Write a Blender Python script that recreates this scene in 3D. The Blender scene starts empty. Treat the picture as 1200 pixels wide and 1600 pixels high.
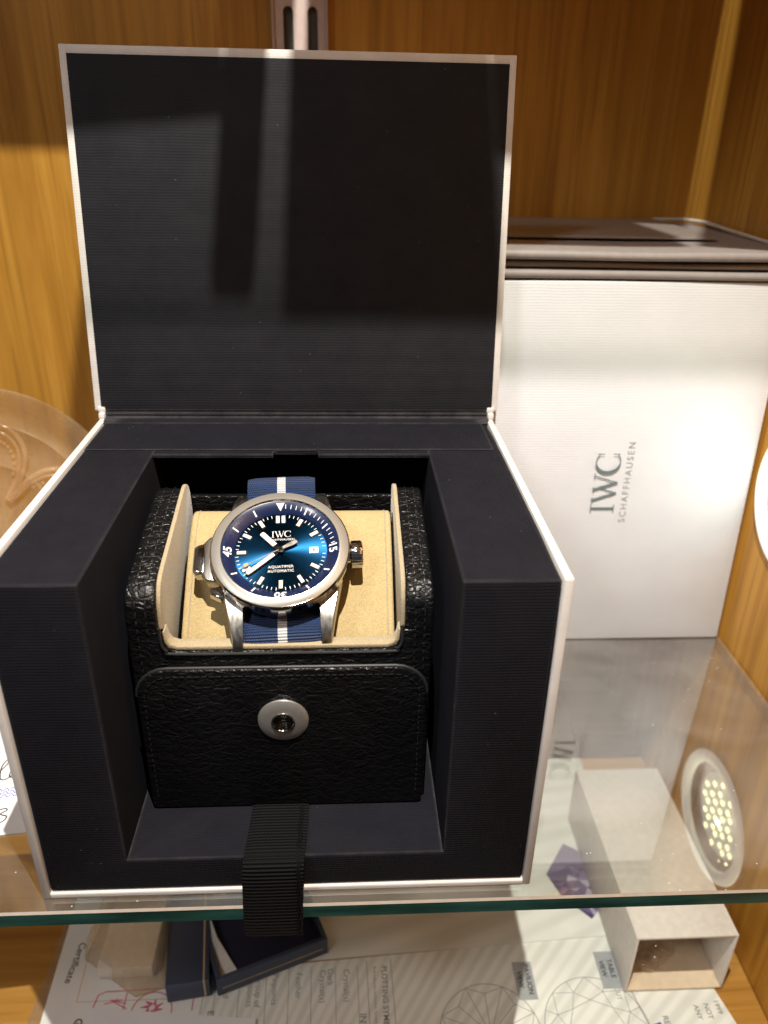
import bpy, bmesh, math, random
from mathutils import Vector, Matrix
random.seed(4)
S = 0.001                      # everything below is written in millimetres
SC = bpy.context.scene
COL = SC.collection
R = math.radians

# ------------------------------------------------------------------ camera
cam_d = bpy.data.cameras.new('camera')
cam = bpy.data.objects.new('camera', cam_d); COL.objects.link(cam)
r_ = Vector((0.99865, -0.048593, 0.018396)); u_ = Vector((0.004984, 0.442017, 0.896993)); f_ = Vector((0.051719, 0.89569, -0.441662))
m = Matrix((r_, u_, -f_)).transposed().to_4x4()
m.translation = Vector((104.377, -186.840, 240.642)) * S
cam.matrix_world = m
cam_d.sensor_fit = 'VERTICAL'; cam_d.sensor_height = 24.0; cam_d.lens = 24.0 * 1215.11 / 1600
cam_d.clip_start = 0.01; cam_d.clip_end = 20
cam_d.dof.use_dof = True; cam_d.dof.focus_distance = 0.285; cam_d.dof.aperture_fstop = 6.0
SC.camera = cam

# ------------------------------------------------------------------ world (dim shop interior)
W = bpy.data.worlds.new('World'); SC.world = W; W.use_nodes = True
wn = W.node_tree.nodes; wl = W.node_tree.links
bg = wn['Background']
tc = wn.new('ShaderNodeTexCoord'); sx = wn.new('ShaderNodeSeparateXYZ'); rp = wn.new('ShaderNodeValToRGB')
wl.new(tc.outputs['Generated'], sx.inputs[0])
mr = wn.new('ShaderNodeMapRange'); mr.inputs[1].default_value = -1; mr.inputs[2].default_value = 1
wl.new(sx.outputs[2], mr.inputs[0]); wl.new(mr.outputs[0], rp.inputs[0])
rp.color_ramp.elements[0].color = (.11, .09, .085, 1); rp.color_ramp.elements[0].position = .3
rp.color_ramp.elements[1].color = (.56, .57, .63, 1); rp.color_ramp.elements[1].position = .75
wl.new(rp.outputs[0], bg.inputs[0]); bg.inputs[1].default_value = 0.16

# ------------------------------------------------------------------ shop spotlight and an added fill light
def lamp(name, kind, loc, energy, color, size, target=None, **kw):
    d = bpy.data.lights.new(name, kind); d.energy = energy; d.color = color
    if kind == 'AREA': d.size = size * S
    else: d.shadow_soft_size = size * S
    for k, v in kw.items(): setattr(d, k, v)
    o = bpy.data.objects.new(name, d); COL.objects.link(o); o.location = Vector(loc) * S
    if target: o.rotation_euler = (Vector(target) - Vector(loc)).to_track_quat('-Z', 'Y').to_euler()
    return o
lamp('shop_spotlight', 'SPOT', (113, -134, 700), 28, (1, .93, .82), 2.8, (110, 100, 100), spot_size=R(110), spot_blend=.3)
lamp('soft_fill', 'AREA', (-420, -500, 900), 2.9, (1, .94, .88), 160, (80, 60, 90))  # added soft fill for metal reflections and the lower shelf, no known lamp

SC.view_settings.view_transform = 'Standard'; SC.view_settings.look = 'None'
SC.view_settings.exposure = 0.3; SC.view_settings.gamma = 1
SC.render.engine = 'CYCLES'
SC.cycles.use_denoising = True
SC.cycles.max_bounces = 10; SC.cycles.transparent_max_bounces = 16
SC.cycles.sample_clamp_indirect = 4; SC.cycles.caustics_reflective = False; SC.cycles.caustics_refractive = False

# ------------------------------------------------------------------ materials
class NT:
    def __init__(s, name):
        s.m = bpy.data.materials.new(name); s.m.use_nodes = True
        s.n = s.m.node_tree.nodes; s.l = s.m.node_tree.links
        s.p = s.n['Principled BSDF']; s.out = s.n['Material Output']
    def new(s, t, ins=None, **kw):
        n = s.n.new('ShaderNode' + t)
        for k, v in kw.items(): setattr(n, k, v)
        for k, v in (ins or {}).items():
            if isinstance(v, bpy.types.NodeSocket): s.l.new(v, n.inputs[k])
            else: n.inputs[k].default_value = v
        return n
    def math(s, op, a, b=0.0, c=None):
        d = {0: a, 1: b}
        if c is not None: d[2] = c
        return s.new('Math', d, operation=op).outputs[0]
    def coords(s, scale=(1, 1, 1), rot=(0, 0, 0), kind='Object'):
        t = s.new('TexCoord')
        return s.new('Mapping', {0: t.outputs[kind], 2: rot, 3: scale}).outputs[0]
    def ramp(s, fac, stops):
        n = s.new('ValToRGB', {0: fac}); e = n.color_ramp.elements
        e[0].position, e[0].color = stops[0][0], (*stops[0][1], 1)
        e[1].position, e[1].color = stops[-1][0], (*stops[-1][1], 1)
        for p, c in stops[1:-1]:
            x = e.new(p); x.color = (*c, 1)
        return n.outputs[0]
    def bump(s, h, strength, dist, normal=None):
        d = {'Height': h, 'Strength': strength, 'Distance': dist * S}
        if normal: d['Normal'] = normal
        return s.new('Bump', d).outputs[0]
    def set(s, **kw):
        for k, v in kw.items():
            k = k.replace('_', ' ')
            if isinstance(v, bpy.types.NodeSocket): s.l.new(v, s.p.inputs[k])
            else: s.p.inputs[k].default_value = (*v, 1) if isinstance(v, tuple) and len(v) == 3 and 'Normal' not in k else v
        return s.m

def plain(name, col, rough=.5, metal=0.0, **kw):
    t = NT(name); v = t.coords((300, 300, 300)); n = t.new('TexNoise', {0: v, 'Scale': 1.0, 'Detail': 3.0}).outputs[0]
    c = t.ramp(n, [(.3, tuple(x * .93 for x in col)), (.7, tuple(min(1, x * 1.05) for x in col))])
    return t.set(Base_Color=c, Roughness=rough, Metallic=metal, **kw)

def weave(name, c1, c2, pitch, strength, rough=.75, spec=.3, sheen=0.0, dust=True, wear=None):
    t = NT(name); v = t.coords(); s = t.new('SeparateXYZ', {0: v}).outputs
    k = 2 * math.pi / (pitch * S)
    big = t.new('TexNoise', {0: v, 'Scale': 90.0, 'Detail': 4.0}).outputs[0]
    wob = t.math('MULTIPLY', big, 5.0)
    a = t.math('SINE', t.math('MULTIPLY_ADD', s[0], k, wob))
    b = t.math('SINE', t.math('MULTIPLY_ADD', s[1], k * .8, wob))
    c = t.math('SINE', t.math('MULTIPLY_ADD', s[2], k * .8, wob))
    h = t.math('ADD', t.math('ADD', t.math('MULTIPLY', a, .8), b), c)
    fine = t.new('TexNoise', {0: v, 'Scale': 2500.0, 'Detail': 2.0}).outputs[0]
    thr = t.new('TexNoise', {0: t.coords((60, 900, 900)), 'Scale': 1.0, 'Detail': 3.0}).outputs[0]
    h = t.math('ADD', h, t.math('MULTIPLY', fine, 2.0)); h = t.math('ADD', h, t.math('MULTIPLY', thr, 1.2))
    col = t.ramp(t.new('TexNoise', {0: v, 'Scale': 60.0, 'Detail': 8.0, 'Roughness': .7}).outputs[0], [(.3, c1), (.7, c2)])
    if dust:   # lint specks
        d = t.new('TexVoronoi', {0: v, 'Scale': 260.0}).outputs['Distance']
        gate = t.new('TexNoise', {0: v, 'Scale': 170.0}).outputs[0]
        f = t.math('MULTIPLY', t.math('LESS_THAN', d, .07), t.math('GREATER_THAN', gate, .6))
        mx = t.new('Mix', {0: f, 6: col, 7: (.075, .07, .068, 1)}, data_type='RGBA'); col = mx.outputs[2]
    if wear:   # rubbed lighter along folded edges
        bv = t.new('Bevel', {'Radius': 1.5 * S}, samples=6).outputs[0]
        dt = t.new('VectorMath', {0: bv, 1: t.new('NewGeometry').outputs['Normal']}, operation='DOT_PRODUCT').outputs['Value']
        nz = t.new('TexNoise', {0: v, 'Scale': 140.0, 'Detail': 6.0}).outputs[0]
        f = t.math('MULTIPLY', t.new('MapRange', {0: dt, 1: .995, 2: .93}).outputs[0], t.new('MapRange', {0: nz, 1: .3, 2: .65, 3: .25, 4: 1.0}).outputs[0])
        col = t.new('Mix', {0: f, 6: col, 7: (*wear, 1)}, data_type='RGBA').outputs[2]
    return t.set(Base_Color=col, Roughness=rough, Specular_IOR_Level=spec, Sheen_Weight=sheen, Sheen_Roughness=.5, Normal=t.bump(h, strength, .12))

def oak(name, axis, c=((.33, .135, .017), (.49, .23, .035), (.62, .325, .062)), rough=.42):
    t = NT(name)
    sc = [26, 26, 26]; sc[axis] = 1.3
    v = t.coords(tuple(sc))
    warp = t.new('TexNoise', {0: v, 'Scale': .5, 'Detail': 2.0}).outputs[0]
    n = t.new('TexNoise', {0: v, 'Scale': 2.2, 'Detail': 6.0, 'Roughness': .62, 'Distortion': 1.3}).outputs[0]
    base = t.ramp(n, [(.32, c[0]), (.5, c[1]), (.68, c[2])])
    sc2 = [420, 420, 420]; sc2[axis] = 11
    pores = t.new('TexNoise', {0: t.coords(tuple(sc2)), 'Scale': 1.0, 'Detail': 2.0}).outputs[0]
    pf = t.math('MULTIPLY', t.new('MapRange', {0: pores, 1: .56, 2: .70}).outputs[0], .55)
    sc3 = [150, 150, 150]; sc3[axis] = 3
    st = t.new('TexNoise', {0: t.coords(tuple(sc3)), 'Scale': 1.0, 'Detail': 4.0}).outputs[0]
    sf = t.math('MULTIPLY', t.new('MapRange', {0: st, 1: .48, 2: .64}).outputs[0], .38)
    f = t.math('MAXIMUM', pf, sf)
    mx = t.new('Mix', {0: f, 6: base, 7: (.17, .06, .010, 1)}, data_type='RGBA').outputs[2]
    br = t.new('Mix', {0: .28, 6: mx, 7: t.ramp(warp, [(.3, (.30, .12, .012)), (.7, (.72, .39, .06))])}, data_type='RGBA').outputs[2]
    h = t.math('ADD', t.math('MULTIPLY', pores, -1.0), t.math('MULTIPLY', st, .4))
    return t.set(Base_Color=br, Roughness=rough, Specular_IOR_Level=.4, Normal=t.bump(h, .3, .15))

def leather(name):
    t = NT(name); v = t.coords((150, 210, 270))
    w = t.new('TexNoise', {0: v, 'Scale': .9, 'Detail': 3.0}).outputs['Color']
    vv = t.new('VectorMath', {0: v, 1: t.new('VectorMath', {0: w, 1: (1.6, 1.6, 1.6)}, operation='MULTIPLY').outputs[0]}, operation='ADD').outputs[0]
    d = t.new('TexVoronoi', {0: vv, 'Scale': 2.0}, feature='SMOOTH_F1').outputs['Distance']
    e = t.new('TexVoronoi', {0: vv, 'Scale': 1.5}, feature='DISTANCE_TO_EDGE').outputs['Distance']
    f = t.new('TexNoise', {0: t.coords(), 'Scale': 1500.0, 'Detail': 3.0}).outputs[0]
    h = t.math('ADD', t.math('MULTIPLY', d, -1.3), t.math('MULTIPLY', t.new('MapRange', {0: e, 1: 0.0, 2: .16}).outputs[0], .55))
    h = t.math('ADD', h, t.math('MULTIPLY', f, .12))
    rr = t.new('MapRange', {0: t.new('TexNoise', {0: t.coords(), 'Scale': 60.0, 'Detail': 4.0}).outputs[0], 1: .3, 2: .7, 3: .31, 4: .46}).outputs[0]
    return t.set(Base_Color=(.0032, .0032, .0040), Roughness=rr, Specular_IOR_Level=.36, Normal=t.bump(h, .6, .55))

def suede(name, c):
    t = NT(name); v = t.coords()
    n = t.new('TexNoise', {0: v, 'Scale': 1700.0, 'Detail': 2.0, 'Roughness': .6}).outputs[0]
    n2 = t.new('TexNoise', {0: v, 'Scale': 180.0, 'Detail': 5.0}).outputs[0]
    k = t.math('ADD', t.math('MULTIPLY', n, .86), t.math('MULTIPLY', n2, .14))
    col = t.ramp(k, [(.28, tuple(x * .78 for x in c)), (.5, c), (.72, tuple(min(1, x * 1.2) for x in c))])
    return t.set(Base_Color=col, Roughness=.9, Specular_IOR_Level=.15, Sheen_Weight=.25, Sheen_Roughness=.4, Normal=t.bump(n, .6, .25))

def webbing(name, c, axis, pitch, rough=.55, strength=.8, stripe=None, halfw=1.9):
    """ribbed nylon: ribs repeat along the given axis of the object"""
    t = NT(name); v = t.coords(); s = t.new('SeparateXYZ', {0: v}).outputs
    k = 2 * math.pi / (pitch * S)
    if axis == 'UV':
        uv = t.new('SeparateXYZ', {0: t.new('TexCoord').outputs['UV']}).outputs
        a = uv[1]; cross = uv[0]
    else: a = s[axis]; cross = s[0]
    rib = t.math('SINE', t.math('MULTIPLY', a, k))
    th = t.math('SINE', t.math('MULTIPLY_ADD', cross, k * 1.15, t.math('MULTIPLY', a, k * .5)))
    h = t.math('ADD', t.math('MULTIPLY', rib, 1.0), t.math('MULTIPLY', th, .28))
    shade = t.new('MapRange', {0: h, 1: -1.2, 2: 1.2}).outputs[0]
    col = t.ramp(shade, [(0, tuple(x * .35 for x in c)), (1, tuple(min(1, x * 1.25) for x in c))])
    if stripe:
        f = t.math('LESS_THAN', t.math('ABSOLUTE', cross), halfw * S)
        w = t.ramp(shade, [(0, tuple(x * .5 for x in stripe)), (1, stripe)])
        col = t.new('Mix', {0: f, 6: col, 7: w}, data_type='RGBA').outputs[2]
    return t.set(Base_Color=col, Roughness=rough, Specular_IOR_Level=.35 if stripe else .12, Sheen_Weight=.08 if stripe else 0.0, Normal=t.bump(h, strength, .16))

def steel(name, rough, aniso=0.0, col=(.50, .48, .45), rot=0.0, brush=0.0):
    t = NT(name)
    kw = {}
    if aniso:
        kw['Anisotropic'] = aniso; kw['Anisotropic_Rotation'] = rot
        kw['Tangent'] = t.new('Tangent', direction_type='RADIAL', axis='Z').outputs[0]
    n = t.new('TexNoise', {0: t.coords((900, 60, 900) if brush else (400, 400, 400)), 'Scale': 1.0, 'Detail': 4.0}).outputs[0]
    rr = rough if aniso else t.new('MapRange', {0: n, 1: .3, 2: .7, 3: rough * .8, 4: rough * 1.25}).outputs[0]
    if brush: kw['Normal'] = t.bump(n, brush, .06)
    return t.set(Base_Color=col, Metallic=1.0, Roughness=rr, **kw)

def emitter(name, col, strength):
    t = NT(name); n = t.new('TexNoise', {0: t.coords((900, 900, 900)), 'Scale': 1.0}).outputs[0]
    c = t.ramp(n, [(.3, tuple(x * .95 for x in col)), (.7, col)])
    return t.set(Base_Color=(.8, .8, .6), Emission_Color=c, Emission_Strength=strength)

def paper(name, c, rough=.6, stripes=None, spec=.4):
    t = NT(name); v = t.coords()
    n = t.new('TexNoise', {0: v, 'Scale': 45.0, 'Detail': 6.0}).outputs[0]
    col = t.ramp(n, [(.3, tuple(x * .93 for x in c)), (.7, c)])
    if stripes:
        s = t.new('SeparateXYZ', {0: v}).outputs
        # guilloche: rays fanning out of one point
        cx, cy, cnt, c2 = stripes
        ang = t.math('ARCTAN2', t.math('SUBTRACT', s[1], cy * S), t.math('SUBTRACT', s[0], cx * S))
        w = t.math('SINE', t.math('MULTIPLY', ang, cnt))
        w2 = t.math('SINE', t.math('MULTIPLY', ang, cnt * .31))
        f = t.new('MapRange', {0: t.math('ADD', w, t.math('MULTIPLY', w2, .5)), 1: -.6, 2: .9}).outputs[0]
        col = t.new('Mix', {0: t.math('MULTIPLY', f, .75), 6: col, 7: (*c2, 1)}, data_type='RGBA').outputs[2]
    fine = t.new('TexNoise', {0: v, 'Scale': 1400.0, 'Detail': 2.0}).outputs[0]
    return t.set(Base_Color=col, Roughness=rough, Specular_IOR_Level=spec, Normal=t.bump(t.math('ADD', t.math('MULTIPLY', n, 3.0), fine), .12, .3))

def glass_sheet(name):
    """clear shelf glass: lets light straight through, mirrors by Fresnel, with smears and dust lying on it"""
    t = NT(name); t.n.remove(t.p)
    v = t.coords()
    fr = t.new('Fresnel', {'IOR': 1.52}).outputs[0]
    back = t.new('NewGeometry').outputs['Backfacing']
    f = t.math('MULTIPLY', fr, 4.2); f = t.math('MINIMUM', f, 1.0)
    f = t.math('MULTIPLY', f, t.math('SUBTRACT', 1.0, back))
    smear = t.new('TexNoise', {0: t.coords((14, 22, 14)), 'Scale': 1.0, 'Detail': 6.0, 'Distortion': .8}).outputs[0]
    rr = t.new('MapRange', {0: smear, 1: .35, 2: .75, 3: .0, 4: .045}).outputs[0]
    tr = t.new('BsdfTransparent', {0: (.93, .95, .935, 1)}).outputs[0]
    gl = t.new('BsdfGlossy', {0: (1, 1, 1, 1), 'Roughness': rr}).outputs[0]
    mix = t.new('MixShader', {0: f, 1: tr, 2: gl}).outputs[0]
    # dust grains and a thin greasy film
    d = t.new('TexVoronoi', {0: v, 'Scale': 300.0}).outputs['Distance']
    gate = t.new('TexNoise', {0: v, 'Scale': 120.0, 'Detail': 3.0}).outputs[0]
    g = t.math('MULTIPLY', t.math('LESS_THAN', d, .085), t.math('GREATER_THAN', gate, .56))
    film = t.new('MapRange', {0: smear, 1: .42, 2: .8, 3: .03, 4: .17}).outputs[0]
    k = t.math('MAXIMUM', t.math('MULTIPLY', g, .6), film)
    k = t.math('MULTIPLY', k, t.math('SUBTRACT', 1.0, back))
    df = t.new('BsdfDiffuse', {0: (.62, .6, .57, 1)}).outputs[0]
    mix2 = t.new('MixShader', {0: k, 1: mix, 2: df}).outputs[0]
    t.l.new(mix2, t.out.inputs[0]); return t.m

def clear(name, tint, gloss=.05, rough=.02, ior=1.5, haze=0.0, hcol=(.7, .7, .7)):
    t = NT(name); t.n.remove(t.p)
    lw = t.new('Fresnel', {'IOR': ior}).outputs[0]
    back = t.new('NewGeometry').outputs['Backfacing']
    f = t.math('MULTIPLY', lw, t.math('SUBTRACT', 1.0, back))
    tr = t.new('BsdfTransparent', {0: (*tint, 1)}).outputs[0]
    gl = t.new('BsdfGlossy', {0: (1, 1, 1, 1), 'Roughness': rough}).outputs[0]
    mx = t.new('MixShader', {0: f, 1: tr, 2: gl}).outputs[0]
    if haze:
        n = t.new('TexNoise', {0: t.coords((60, 60, 60)), 'Scale': 1.0, 'Detail': 5.0}).outputs[0]
        hz = t.new('MapRange', {0: n, 1: .35, 2: .7, 3: haze * .6, 4: min(1, haze * 1.3)}).outputs[0]
        d = t.new('BsdfDiffuse', {0: (*hcol, 1)}).outputs[0]; tl = t.new('BsdfTranslucent', {0: (*hcol, 1)}).outputs[0]
        dd = t.new('MixShader', {0: .45, 1: d, 2: tl}).outputs[0]
        mx = t.new('MixShader', {0: hz, 1: mx, 2: dd}).outputs[0]
    t.l.new(mx, t.out.inputs[0]); return t.m

M = {}
M['black_cloth'] = weave('black_linen_paper', (.0120, .0120, .0155), (.0180, .0178, .0220), .85, .26, spec=.13)
M['black_cloth_fine'] = weave('black_lining_paper', (.0070, .0070, .0105), (.0108, .0106, .0150), .85, .42, rough=.8, spec=.10, wear=(.045, .043, .046))
M['white_linen'] = weave('white_linen_paper', (.56, .53, .52), (.66, .635, .62), .8, .16, rough=.6, dust=False)
M['white_card'] = weave('white_ribbed_card', (.63, .655, .71), (.67, .69, .735), 1.0, .22, rough=.45, spec=.45, dust=False)
M['leather'] = leather('pebbled_black_leather')
M['leather_edge'] = plain('painted_leather_edge', (.016, .0155, .017), .5)
M['thread'] = plain('black_thread', (.013, .013, .014), .4)
M['suede'] = suede('beige_suede', (.44, .335, .17))
M['suede_lining'] = suede('beige_suede_lining', (.38, .31, .20))
M['strap'] = webbing('blue_nylon_webbing', (.0035, .022, .088), 'UV', .95, stripe=(.60, .62, .64), halfw=1.55)
M['ribbon'] = webbing('black_grosgrain', (.0035, .0038, .0045), 'UV', 1.35, rough=.7, strength=1.0)
M['steel_brush'] = steel('brushed_steel_ring', .34, .6, col=(.46, .44, .405)); M['steel_brush'].node_tree.nodes['Principled BSDF'].inputs['Metallic'].default_value = .6
M['steel'] = steel('polished_steel', .10)
M['steel_satin'] = steel('satin_steel', .32, brush=.15, col=(.40, .38, .35))
M['snap_steel'] = plain('smooth_snap_steel', (.58, .56, .53), .34, .8)
M['hand_dark'] = steel('dark_steel_hand', .35, col=(.30, .26, .23))
M['dial'] = steel('sunray_blue_dial', .28, .86, (.006, .045, .108))
M['ring_blue'] = plain('blue_bezel_ring', (.004, .013, .058), .32, .0, Coat_Weight=.5, Coat_Roughness=.15)
M['lume'] = plain('cream_lume', (.80, .76, .66), .5)
M['print_white'] = plain('white_print', (.80, .80, .78), .5)
M['orange'] = plain('orange_tip', (.85, .35, .06), .5)
M['date'] = plain('white_date_disc', (.8, .8, .79), .5)
M['ink'] = plain('black_ink', (.02, .02, .022), .5)
M['ink_teal'] = plain('dark_teal_ink', (.13, .18, .195), .4)
M['ink_grey'] = plain('grey_ink', (.24, .25, .26), .4)
M['oak_back'] = oak('oak_veneer_vertical', 2)
M['oak_floor'] = oak('oak_veneer_floor', 0, ((.25, .10, .02), (.40, .19, .045), (.50, .27, .08)))
M['shelf'] = glass_sheet('shelf_glass')
t = NT('green_glass_edge'); n = t.new('TexNoise', {0: t.coords((25, 200, 200)), 'Scale': 1.0, 'Detail': 5.0}).outputs[0]
M['shelf_edge'] = t.set(Base_Color=t.ramp(n, [(.35, (.010, .04, .032)), (.65, (.03, .11, .095))]), Roughness=.18)
M['shelf_arris'] = plain('arris_reflection', (.30, .25, .21), .3)  # grey-brown base colour stands in for the reflection in the polished chamfer
M['bag'] = plain('taupe_coated_paper', (.27, .240, .236), .52)
M['bag_card'] = plain('taupe_card', (.25, .22, .213), .38)
M['pale'] = plain('pale_paper_edge', (.55, .5, .45), .5)
M['metal_strip'] = plain('painted_metal_upright', (.60, .47, .46), .5, .0)
M['lamp_white'] = emitter('glowing_frosted_lamp_ring', (.93, .95, 1), .5)
t = NT('lamp_reflector'); M['reflector'] = t.set(Base_Color=(.55, .56, .60), Metallic=.9, Roughness=.25, Normal=t.bump(t.new('TexNoise', {0: t.coords((300, 300, 300)), 'Scale': 1.0}).outputs[0], .5, .5))
M['led'] = emitter('led_chip_light', (1, .95, .52), 4.6)
M['led_board'] = emitter('lit_led_board', (.80, .95, 1), .55)
M['blue_part'] = plain('blue_plastic', (.05, .35, .7), .4)
M['bowl'] = clear('frosted_glass', (.95, .88, .74), rough=.18, haze=.29, hcol=(.92, .72, .48))
M['sbox'] = plain('cream_card_outside', (.70, .65, .61), .5)
M['sbox_in'] = plain('cream_card_inside', (.72, .58, .42), .6)
M['navy'] = plain('navy_leatherette', (.030, .044, .085), .42)
M['navy_in'] = plain('navy_velvet', (.006, .007, .03), .9)
M['gold'] = plain('gold_line', (.62, .48, .28), .35, .4)
M['satin'] = plain('white_satin', (.7, .68, .68), .4)
M['cert'] = paper('grading_certificate_paper', (.84, .84, .80), stripes=(-190, -240, 340.0, (.64, .66, .62)))
M['cert_top'] = paper('certificate_cover_paper', (.85, .85, .82), stripes=(330, 150, 150.0, (.68, .69, .64)))
M['cert_left'] = paper('cream_certificate_paper', (.84, .84, .83))
M['white_paper'] = paper('plain_white_paper', (.82, .83, .88))
M['tag'] = paper('white_tag_card', (.78, .77, .77))
M['pink'] = plain('pink_stamp_ink', (.62, .12, .22), .5)
M['blue_ink'] = plain('blue_ink', (.03, .1, .5), .5)
M['line_grey'] = plain('grey_print', (.30, .32, .32), .5)
M['label_grey'] = plain('grey_label_print', (.36, .38, .40), .5)
M['purple1'] = plain('violet_print', (.16, .12, .26), .4); M['purple2'] = plain('deep_violet_print', (.07, .05, .15), .4); M['purple3'] = plain('pale_violet_print', (.45, .42, .55), .4)
M['acryl'] = clear('beige_acrylic', (.95, .9, .82), rough=.05, haze=.22, hcol=(.88, .80, .7))
M['cream_core'] = plain('pale_cream_filling', (.80, .74, .66), .5)
M['acryl_clear'] = clear('clear_plastic_film', (.95, .95, .95), rough=.1, haze=.10)
M['charm'] = clear('smoky_clear_plastic', (.97, .95, .92), rough=.03, haze=.22, hcol=(.80, .73, .64))
M['edge_clear'] = clear('green_clear_edge', (.90, .93, .92))
M['crystal'] = clear('watch_crystal', (.99, .99, 1.0), rough=.0, ior=1.35)
M['dark_plain'] = plain('dark_matte', (.08, .07, .07), .6)

# ------------------------------------------------------------------ object helpers
WM = {}
def thing(name, label, cat, loc, rot=(0, 0, 0), group=None, mat=None):
    o = bpy.data.objects.new(name, None); COL.objects.link(o); o.empty_display_size = .01
    mw = mat if mat is not None else (Matrix.Translation(Vector(loc) * S) @ Matrix.Rotation(rot[2], 4, 'Z') @ Matrix.Rotation(rot[1], 4, 'Y') @ Matrix.Rotation(rot[0], 4, 'X'))
    o.matrix_world = mw; WM[o.name] = mw
    o['label'] = label; o['category'] = cat
    if group: o['group'] = group
    return o
def obj(name, bm, mat, parent=None, local=False, smooth=False, label=None, mats=None, fix=True):
    """bm in millimetres, in world space unless local"""
    if fix: bmesh.ops.recalc_face_normals(bm, faces=bm.faces)
    bm.transform(Matrix.Scale(S, 4))
    me = bpy.data.meshes.new(name)
    pw = WM[parent.name] if parent is not None else Matrix()
    if parent is not None and not local: bm.transform(pw.inverted())
    if smooth:
        for f in bm.faces: f.smooth = True
        for e in bm.edges:
            if len(e.link_faces) == 2 and e.calc_face_angle(0) > R(38): e.smooth = False
    bm.to_mesh(me); bm.free()
    me.materials.append(mat)
    for x in (mats or []): me.materials.append(x)
    o = bpy.data.objects.new(name, me); COL.objects.link(o)
    if parent is not None: o.parent = parent; WM[o.name] = pw
    else: WM[o.name] = Matrix()
    if label: o['label'] = label
    return o
def tag(o, label, cat, group=None):
    o['label'] = label; o['category'] = cat
    if group: o['group'] = group
    return o
def struct(o): o['kind'] = 'structure'; return o
def B(): return bmesh.new()
def box(bm, x0, x1, y0, y1, z0, z1, bev=0, seg=2, mat=None):
    b = bmesh.new()
    bmesh.ops.create_cube(b, size=1)
    for v in b.verts: v.co = Vector(((x0 + x1) / 2 + v.co.x * (x1 - x0), (y0 + y1) / 2 + v.co.y * (y1 - y0), (z0 + z1) / 2 + v.co.z * (z1 - z0)))
    if bev: bmesh.ops.bevel(b, geom=b.edges[:], offset=bev, segments=seg, affect='EDGES', profile=.5)
    if mat is not None: b.transform(mat)
    join(bm, b); return bm
def join(bm, b):
    me = bpy.data.meshes.new('tmp'); b.to_mesh(me); b.free(); bm.from_mesh(me); bpy.data.meshes.remove(me)
def prism(bm, poly, a0, a1, axis='x', bev=0, seg=3):
    """poly of 2-D points extruded along an axis. x: (y,z), y: (x,z), z: (x,y)"""
    b = bmesh.new()
    def P(p, a): return {'x': (a, p[0], p[1]), 'y': (p[0], a, p[1]), 'z': (p[0], p[1], a)}[axis]
    A = [b.verts.new(P(p, a0)) for p in poly]; C = [b.verts.new(P(p, a1)) for p in poly]
    n = len(poly); f0 = b.faces.new(A); f1 = b.faces.new(C[::-1])
    for i in range(n): b.faces.new((A[i], C[i], C[(i + 1) % n], A[(i + 1) % n]))
    bmesh.ops.recalc_face_normals(b, faces=b.faces)
    if bev:
        bmesh.ops.bevel(b, geom=list(set(f0.edges[:] + f1.edges[:])) if f0.is_valid else b.edges[:], offset=bev, segments=seg, affect='EDGES', profile=.5)
    join(bm, b); return bm
def smoothpoly(pts, n=6, closed=False):
    """Catmull-Rom through points"""
    out = []; N = len(pts)
    rng = range(N if closed else N - 1)
    for i in rng:
        p = [Vector(pts[j % N] if closed else pts[max(0, min(N - 1, j))]) for j in (i - 1, i, i + 1, i + 2)]
        for k in range(n):
            t = k / n
            out.append(.5 * ((2 * p[1]) + (-p[0] + p[2]) * t + (2 * p[0] - 5 * p[1] + 4 * p[2] - p[3]) * t * t + (-p[0] + 3 * p[1] - 3 * p[2] + p[3]) * t ** 3))
    if not closed: out.append(Vector(pts[-1]))
    return out
def tube(bm, pts, r, seg=8, closed=False, cap=True):
    pts = [Vector(p) for p in pts]; rings = []; N = len(pts); up = None
    for i, p in enumerate(pts):
        a = pts[(i - 1) % N] if (closed or i > 0) else p; c = pts[(i + 1) % N] if (closed or i < N - 1) else p
        d = (c - a).normalized()
        if up is None: up = d.orthogonal().normalized()
        up = (up - d * up.dot(d)).normalized(); s = d.cross(up)
        rr = r[i] if isinstance(r, (list, tuple)) else r
        rings.append([bm.verts.new(p + (up * math.cos(2 * math.pi * k / seg) + s * math.sin(2 * math.pi * k / seg)) * rr) for k in range(seg)])
    for i in range(N if closed else N - 1):
        a, b = rings[i], rings[(i + 1) % N]
        for k in range(seg): bm.faces.new((a[k], a[(k + 1) % seg], b[(k + 1) % seg], b[k]))
    if cap and not closed: bm.faces.new(rings[0][::-1]); bm.faces.new(rings[-1])
    return bm
def lathe(bm, prof, seg=96, mat=None, rfun=None):
    """profile of (r, z) about the local z axis"""
    b = bmesh.new(); rings = []
    for (r, z) in prof:
        if r < 1e-6: rings.append([b.verts.new((0, 0, z))])
        else: rings.append([b.verts.new(((r + (rfun(k / seg, r, z) if rfun else 0)) * math.cos(2 * math.pi * k / seg), (r + (rfun(k / seg, r, z) if rfun else 0)) * math.sin(2 * math.pi * k / seg), z)) for k in range(seg)])
    for A, C in zip(rings, rings[1:]):
        for k in range(seg):
            q = [A[k % len(A)], A[(k + 1) % len(A)], C[(k + 1) % len(C)], C[k % len(C)]]
            q2 = []
            for v in q:
                if v not in q2: q2.append(v)
            if len(q2) > 2: b.faces.new(q2)
    if mat is not None: b.transform(mat)
    join(bm, b); return bm
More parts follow.
